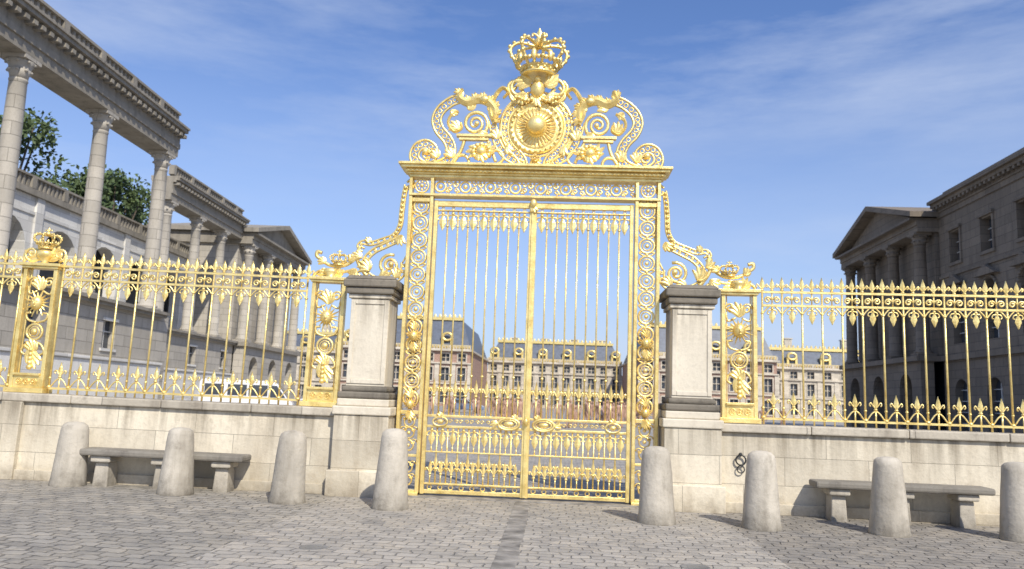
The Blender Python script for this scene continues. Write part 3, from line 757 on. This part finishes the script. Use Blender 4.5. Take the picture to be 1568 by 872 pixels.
pal=empty('palace')
def pal_block(x0,x1,yf,yb,H,nwin,wallm,name):
    m=MB(); W=(x1-x0)/nwin
    rows=((0.0,5.0,.8,3.9),(5.0,9.6,5.7,8.7),(9.6,12.4,10.1,11.8))
    for z0,z1,a,b in rows:
        wall_open(m,x0,x1,z0,z1,yf,yf+.6,[(x0+W*(i+.5),1.4,a,b,False) for i in range(nwin)])
    m.box(x0,x0+.6,yf+.6,yb,0,12.4); m.box(x1-.6,x1,yf+.6,yb,0,12.4); m.box(x0+.6,x1-.6,yb-.6,yb,0,12.4)
    mk(name+'_walls',m,wallm,pal)
    g=MB(); g.box(x0+.6,x1-.6,yf+.45,yf+.55,.1,12.3); mk(name+'_glass',g,M_GLASS,pal)
    t=MB()
    for i in range(nwin):
        c=x0+W*(i+.5)
        for z0,z1,a,b in rows:
            t.box(c-.9,c-.7,yf-.08,yf-.004,a-.2,b+.2); t.box(c+.7,c+.9,yf-.08,yf-.004,a-.2,b+.2); t.box(c-.699,c+.699,yf-.08,yf-.004,b,b+.3); t.box(c-.699,c+.699,yf-.08,yf-.004,a-.25,a)
            t.box(c-.07,c+.07,yf+.3,yf+.4,a,b); t.box(c-.7,c+.7,yf+.28,yf+.38,(a+b)/2-.07,(a+b)/2+.07)
    for i in range(nwin+1):
        c=x0+W*i; t.box(c-.4,c+.4,yf-.14,yf-.003,0,4.9); t.box(c-.4,c+.4,yf-.14,yf-.003,5.25,9.5)
    t.box(x0-.2,x1+.2,yf-.3,yf-.002,4.9,5.25); t.box(x0-.3,x1+.3,yf-.35,yf-.002,9.5,9.8); t.box(x0-.4,x1+.4,yf-.6,yb,12.402,12.8)
    balustrade(t,x0,x1,12.802,yf-.4,yf-.1,.9,.5)
    mk(name+'_trim',t,M_PALE,pal)
    r=MB()
    A=[r.addv(p) for p in ((x0,yf+.7,12.802),(x1,yf+.7,12.802),(x1,yb,12.802),(x0,yb,12.802),(x0+2,yf+3,H),(x1-2,yf+3,H),(x1-2,yb-3,H),(x0+2,yb-3,H))]
    for q in ((0,1,5,4),(1,2,6,5),(2,3,7,6),(3,0,4,7),(4,5,6,7)): r.face([A[i] for i in q])
    mk(name+'_roof',r,M_SLATE,pal)
    o=MB(); o.box(x0+1.8,x1-1.8,yf+2.7,yf+3.2,H,H+.7); o.box(x0,x1,yf+.25,yf+.6,12.82,13.85)
    k=x0+2
    while k<x1-1.9: o.band([(k,H+.6),(k,H+1.0),(k,H+1.5)],[.15,.5,.05],.1,yf+3); k+=.9
    for i in range(nwin):
        if i%2==0:
            c=x0+W*(i+.5); o.box(c-1.05,c+1.05,yf+.85,yf+1.1,13.0,13.5); o.box(c-1.05,c-.6,yf+.9,yf+2.4,13.5,15.6); o.box(c+.6,c+1.05,yf+.9,yf+2.4,13.5,15.6); o.ring(c,15.8,.85,.3,yf+1,14,5)
    mk(name+'_gilding',o,GOLD,pal)
    d=MB()
    for i in range(nwin):
        if i%2==0:
            c=x0+W*(i+.5); d.box(c-.59,c+.59,yf+1.2,yf+2.4,13.0,15.5)
    mk(name+'_dormers',d,M_GLASS,pal)
pal_block(-38,-14.5,128,165,19.8,8,M_BRICK,'north_wing')
pal_block(-14.4,15.4,165,180,18.4,11,M_PALE,'centre')
pal_block(15.5,39,128,165,19.8,8,M_BRICK,'south_wing')
pal_block(-75,-39,150,170,17.5,10,M_PALE,'outer_north')
pal_block(40,80,150,170,17.5,12,M_PALE,'outer_south')
ch=MB()
for x in (-30,-22,-9,-2,5,11,22,31,-50,-60,50,62):
    yy=172 if abs(x)<15 else 145 if abs(x)<40 else 160
    t=20.0 if abs(x)<15 else 21.2
    ch.box(x-.8,x+.8,yy-.6,yy+.6,15,t); ch.box(x-.95,x+.95,yy-.75,yy+.75,t+.002,t+.3)
mk('chimneys',ch,M_PALE,pal)
pal.scale=(1,1,.78)

# ------------------------------------------------------------ trees
M_BARK=plain('bark',(.09,.07,.05),.9,0,.3,5)
def leaf_mat():
    m,nt,b=new_mat('foliage'); v=coords(nt); f=noise(nt,v,.9,4); f2=noise(nt,v,7,3)
    c=mixc(nt,(.035,.065,.022),(.09,.13,.04),ramp(nt,f,.35,.65)); c=mixc(nt,c,(.14,.16,.06),ramp(nt,f2,.55,.8,0,.5))
    nt.links.new(c,b.inputs['Base Color']); b.inputs['Roughness'].default_value=.7; return m
M_LEAF=leaf_mat()
def tree(x,y,z0,h,r,n=3600,ls=.25):
    e=empty('tree',(x,y,z0)); t=MB()
    t.tube([(0,0,-.2),(.05,.05,h*.3),(-.1,.1,h*.55),(.0,.0,h*.8)],[r*.09,r*.07,r*.05,r*.02],8)
    clumps=[]
    for k in range(16):
        a=random.uniform(0,6.28); zz=h*random.uniform(.5,.95); rr=r*random.uniform(.25,.85)*(1.15-.55*abs(zz/h-.6)/.35)
        c=(math.cos(a)*rr,math.sin(a)*rr,zz); clumps.append((c,r*random.uniform(.2,.40)))
        t.tube([(0,0,h*.35),(c[0]*.5,c[1]*.5,(h*.35+zz)/2+.2),c],[r*.04,r*.025,r*.01],5)
    clumps.append(((0,0,h*.87),r*.36))
    mk('trunk_and_limbs',t,M_BARK,e)
    l=MB()
    for _ in range(n):
        c,cr=random.choice(clumps)
        d=Vector((random.gauss(0,1),random.gauss(0,1),random.gauss(0,.8))).normalized()*cr*random.uniform(.5,1.1)
        p=Vector(c)+d; u=Vector((random.gauss(0,1),random.gauss(0,1),random.gauss(0,1))).normalized(); w_=u.orthogonal().normalized(); s=ls*random.uniform(.6,1.3)
        ids=[l.addv(p+q) for q in (u*s,w_*s*.55,-u*s,-w_*s*.55)]; l.face(ids)
    mk('crown',l,M_LEAF,e)
for x,y,h,r in ((-43,38,15.2,4.2),(-44,46.5,17.2,5.0),(-44,55,15.4,4.4),(-43,61,16.6,4.6),(-44,69,16.0,4.0),(-43,28,14.5,3.8),(-44,79,15.5,4)):
    tree(x,y,5.5,h,r)
m=MB(); m.box(-62,-39.8,-5,90,0,5.5); mk('raised_garden_terrace',m,M_WINGL)

# ------------------------------------------------------------ vehicles
M_TYRE=plain('rubber',(.03,.03,.03),.8)
def paint(name,c):
    m,nt,b=new_mat(name); b.inputs['Base Color'].default_value=(*c,1); b.inputs['Roughness'].default_value=.25; b.inputs['Coat Weight'].default_value=.6; return m
def vehicle(name,loc,rotz,col,van=False):
    e=empty(name,loc); e.rotation_euler=(0,0,rotz)
    if van:
        body=[(-2.5,.35),(2.4,.35),(2.5,.9),(2.2,1.15),(1.6,1.95),(1.3,2.1),(-2.4,2.1),(-2.5,1.9)]; glass=[(1.25,1.2),(2.08,1.2),(1.58,1.85),(1.25,1.85)]; W=.95
    else:
        body=[(-2.1,.35),(2.1,.35),(2.15,.7),(1.9,.88),(1.0,.98),(.35,1.42),(-1.0,1.45),(-1.7,1.05),(-2.1,.98)]; glass=[(.85,1.0),(.32,1.36),(-.95,1.38),(-1.5,1.03)]; W=.87
    b=MB(); b.map=lambda p:(p[1],p[0],p[2]); b.extr_x(body,-W,W); mk('body',b,paint(name+'_paint',col),e,.09)
    g=MB(); g.map=lambda p:(p[1],p[0],p[2]); g.extr_x(glass,-W-.006,-W+.03); g.extr_x(glass,W-.03,W+.006)
    if van:
        g.extr_x([(2.12,1.2),(2.2,1.2),(1.7,1.88),(1.62,1.88)],-W+.12,W-.12)
        for a in (-2.2,-1.0,.1): g.extr_x([(a,1.25),(a+1.0,1.25),(a+1.0,1.85),(a,1.85)],-W-.006,-W+.03); g.extr_x([(a,1.25),(a+1.0,1.25),(a+1.0,1.85),(a,1.85)],W-.03,W+.006)
    else: g.extr_x([(.98,1.03),(1.0,1.06),(.42,1.42),(.36,1.38)],-W+.1,W-.1)
    mk('windows',g,M_GLASS,e)
    for i,(wx,wy) in enumerate(((1.35,W),(-1.35,W),(1.35,-W),(-1.35,-W))):
        w_=MB(); yy=wy
        w_.map=lambda p,wx=wx,yy=yy:(wx+p[0],yy+p[2],.33+p[1])
        w_.lathe([(.2,-.12),(.33,-.11),(.33,.11),(.2,.12),(.18,.08),(.02,.1)],0,0,18); mk('wheel_%d'%(i+1),w_,M_TYRE,e)
vehicle('white_van',(-16.6,31,0),R(15),(.75,.75,.75),True)
vehicle('parked_car',(-9,72,0),R(5),(.16,.22,.34)); vehicle('parked_car',(7,70,0),R(10),(.10,.13,.22)); vehicle('parked_car',(-18,50,0),R(30),(.3,.32,.35))

# ------------------------------------------------------------ people
SKIN=plain('skin',(.45,.28,.2),.6); HAIR=plain('hair',(.06,.04,.03),.8)
cloth=[plain('cloth_%d'%i,c,.9) for i,c in enumerate([(.10,.18,.48),(.55,.07,.06),(.65,.65,.63),(.07,.07,.08),(.15,.38,.55),(.5,.38,.2),(.55,.2,.3),(.1,.28,.15)])]
def person_mesh(pose):
    st=.16*pose
    J={'pel':(0,0,.95),'waist':(0,0,1.1),'chest':(0,0,1.33),'neck':(0,0,1.48),'head0':(0,0,1.56),
       'hl':(-.09,0,.90),'kl':(-.1,-st,.5),'al':(-.1,st*.6-.0,.09),'fl':(-.11,st*.6-.16,.04),
       'hr':(.09,0,.90),'kr':(.1,st*.5,.5),'ar':(.1,st*1.6,.1),'fr':(.11,st*1.6-.16,.04),
       'sl':(-.19,0,1.40),'el':(-.24,st*.6,1.13),'wl':(-.23,-st*.2-.05,.88),'gl':(-.23,-st*.3-.08,.80),
       'sr':(.19,0,1.40),'er':(.24,-st*.5,1.13),'wr':(.24,-st*1.2-.08,.90),'gr':(.24,-st*1.5-.1,.83)}
    rad={'pel':.13,'waist':.115,'chest':.135,'neck':.055,'head0':.06,'hl':.085,'kl':.06,'al':.04,'fl':.035,'hr':.085,'kr':.06,'ar':.04,'fr':.035,'sl':.06,'el':.042,'wl':.028,'gl':.03,'sr':.06,'er':.042,'wr':.028,'gr':.03}
    Ed=[('pel','waist'),('waist','chest'),('chest','neck'),('neck','head0'),('pel','hl'),('hl','kl'),('kl','al'),('al','fl'),('pel','hr'),('hr','kr'),('kr','ar'),('ar','fr'),('chest','sl'),('sl','el'),('el','wl'),('wl','gl'),('chest','sr'),('sr','er'),('er','wr'),('wr','gr')]
    ks=list(J); me=bpy.data.meshes.new('p'); me.from_pydata([J[k] for k in ks],[(ks.index(a),ks.index(b)) for a,b in Ed],[])
    o=bpy.data.objects.new('p',me); COL.objects.link(o)
    o.modifiers.new('s','SKIN'); sv=me.skin_vertices[0].data
    for i,k in enumerate(ks): sv[i].radius=(rad[k],rad[k]*(.75 if k in('pel','waist','chest') else 1))
    sv[0].use_root=True
    o.modifiers.new('d','SUBSURF').levels=1
    dg=bpy.context.evaluated_depsgraph_get(); dg.update()
    m2=bpy.data.meshes.new_from_object(o.evaluated_get(dg)); bpy.data.objects.remove(o)
    import bmesh
    bm=bmesh.new(); bm.from_mesh(m2)
    r=bmesh.ops.create_icosphere(bm,subdivisions=2,radius=1.0)
    for v in r['verts']:
        z=v.co.z; v.co=Vector((v.co.x*.075*(1-.12*(z<-.3)),v.co.y*.095,1.64+z*.12))
    bmesh.ops.create_cone(bm,cap_ends=True,segments=6,radius1=.016,radius2=.004,depth=.03,matrix=Matrix.Translation((0,-.1,1.635))@Matrix.Rotation(R(90),4,'X'))
    for f in bm.faces:
        c=f.calc_center_median()
        if c.z>1.47: f.material_index=1 if (c.z>1.70 or (c.y>.02 and c.z>1.57)) else 0
        elif c.z<.1: f.material_index=1
        elif c.z<1.0 and abs(c.x)<.19: f.material_index=3
        elif c.z<1.12 and abs(c.x)>.18: f.material_index=0
        else: f.material_index=2
        f.smooth=True
    bm.to_mesh(m2); bm.free(); return m2
base=[person_mesh(p) for p in (0,.6,1.1)]
def person(x,y,rz,i):
    me=base[i%3].copy(); me.materials.clear()
    for mt in (SKIN,HAIR,cloth[i%8],cloth[(i*3+3)%8]): me.materials.append(mt)
    o=bpy.data.objects.new('person',me); COL.objects.link(o); o.location=(x,y,0); o.rotation_euler=(0,0,rz); s=random.uniform(.93,1.05); o.scale=(s,s,s)
i=0
for _ in range(105):
    y=random.uniform(34,78); x=random.uniform(-.17,.16)*(y+13); person(x,y,random.uniform(0,6.28),i); i+=1
for x,y in ((-16,38),(-15,41),(-20,44),(14,40),(17,46),(13,52)): person(x,y,random.uniform(0,6.28),i); i+=1

# ------------------------------------------------------------ light
sun_dir=Vector((.50,-1.0,1.0)).normalized()
el=math.asin(sun_dir.z); az=math.atan2(sun_dir.x,sun_dir.y)
L=bpy.data.lights.new('sun','SUN'); L.energy=4.8; L.angle=R(.6); L.color=(1,.93,.81)
so=bpy.data.objects.new('sun',L); COL.objects.link(so); so.rotation_euler=sun_dir.to_track_quat('Z','Y').to_euler(); so.location=(20,-30,40)
wd=bpy.data.worlds.new('World'); scene.world=wd; wd.use_nodes=True; nt=wd.node_tree; nt.nodes.clear()
out=nt.nodes.new('ShaderNodeOutputWorld'); bg=nt.nodes.new('ShaderNodeBackground'); nt.links.new(bg.outputs[0],out.inputs[0])
sky=nt.nodes.new('ShaderNodeTexSky'); sky.sky_type='NISHITA'; sky.sun_disc=False; sky.sun_elevation=el; sky.sun_rotation=az; sky.air_density=1.1; sky.dust_density=1.0; sky.ozone_density=3.0
tc=nt.nodes.new('ShaderNodeTexCoord')
skyc=mixc(nt,sky.outputs[0],(.90,1.02,1.34),1.0,'MULTIPLY')
mp=nt.nodes.new('ShaderNodeMapping'); mp.inputs['Rotation'].default_value=(R(8),R(-16),R(20)); mp.inputs['Scale'].default_value=(1.0,1.0,4.6); nt.links.new(tc.outputs['Generated'],mp.inputs[0])
n1=noise(nt,mp.outputs[0],2.3,9,.62); n1b=noise(nt,mp.outputs[0],1.0,3,.5)
f=mth(nt,'MULTIPLY',ramp(nt,n1,.40,.66,0,1),ramp(nt,n1b,.38,.60,.12,.72))
c=mixc(nt,skyc,(5.4,6.1,7.6),f)
sp=nt.nodes.new('ShaderNodeSeparateXYZ'); nt.links.new(tc.outputs['Generated'],sp.inputs[0])
hz=ramp(nt,sp.outputs[2],.0,.42,.66,.0)
c=mixc(nt,c,(4.9,5.8,7.6),hz)
nt.links.new(c,bg.inputs[0]); bg.inputs[1].default_value=.12
# ------------------------------------------------------------ camera
cam=bpy.data.cameras.new('camera'); cam.lens=28.0; cam.sensor_width=36; cam.clip_end=6000
cam.dof.use_dof=True; cam.dof.focus_distance=9.0; cam.dof.aperture_fstop=2.0
co=bpy.data.objects.new('camera',cam); COL.objects.link(co)
co.matrix_world=Matrix.Translation((.43,-13.14,1.6))@Matrix.Rotation(R(3.25),4,'Z')@Matrix.Rotation(R(90+8.2),4,'X')@Matrix.Rotation(.038,4,'Z')
scene.camera=co
scene.view_settings.view_transform='Standard'; scene.view_settings.look='None'; scene.view_settings.exposure=0
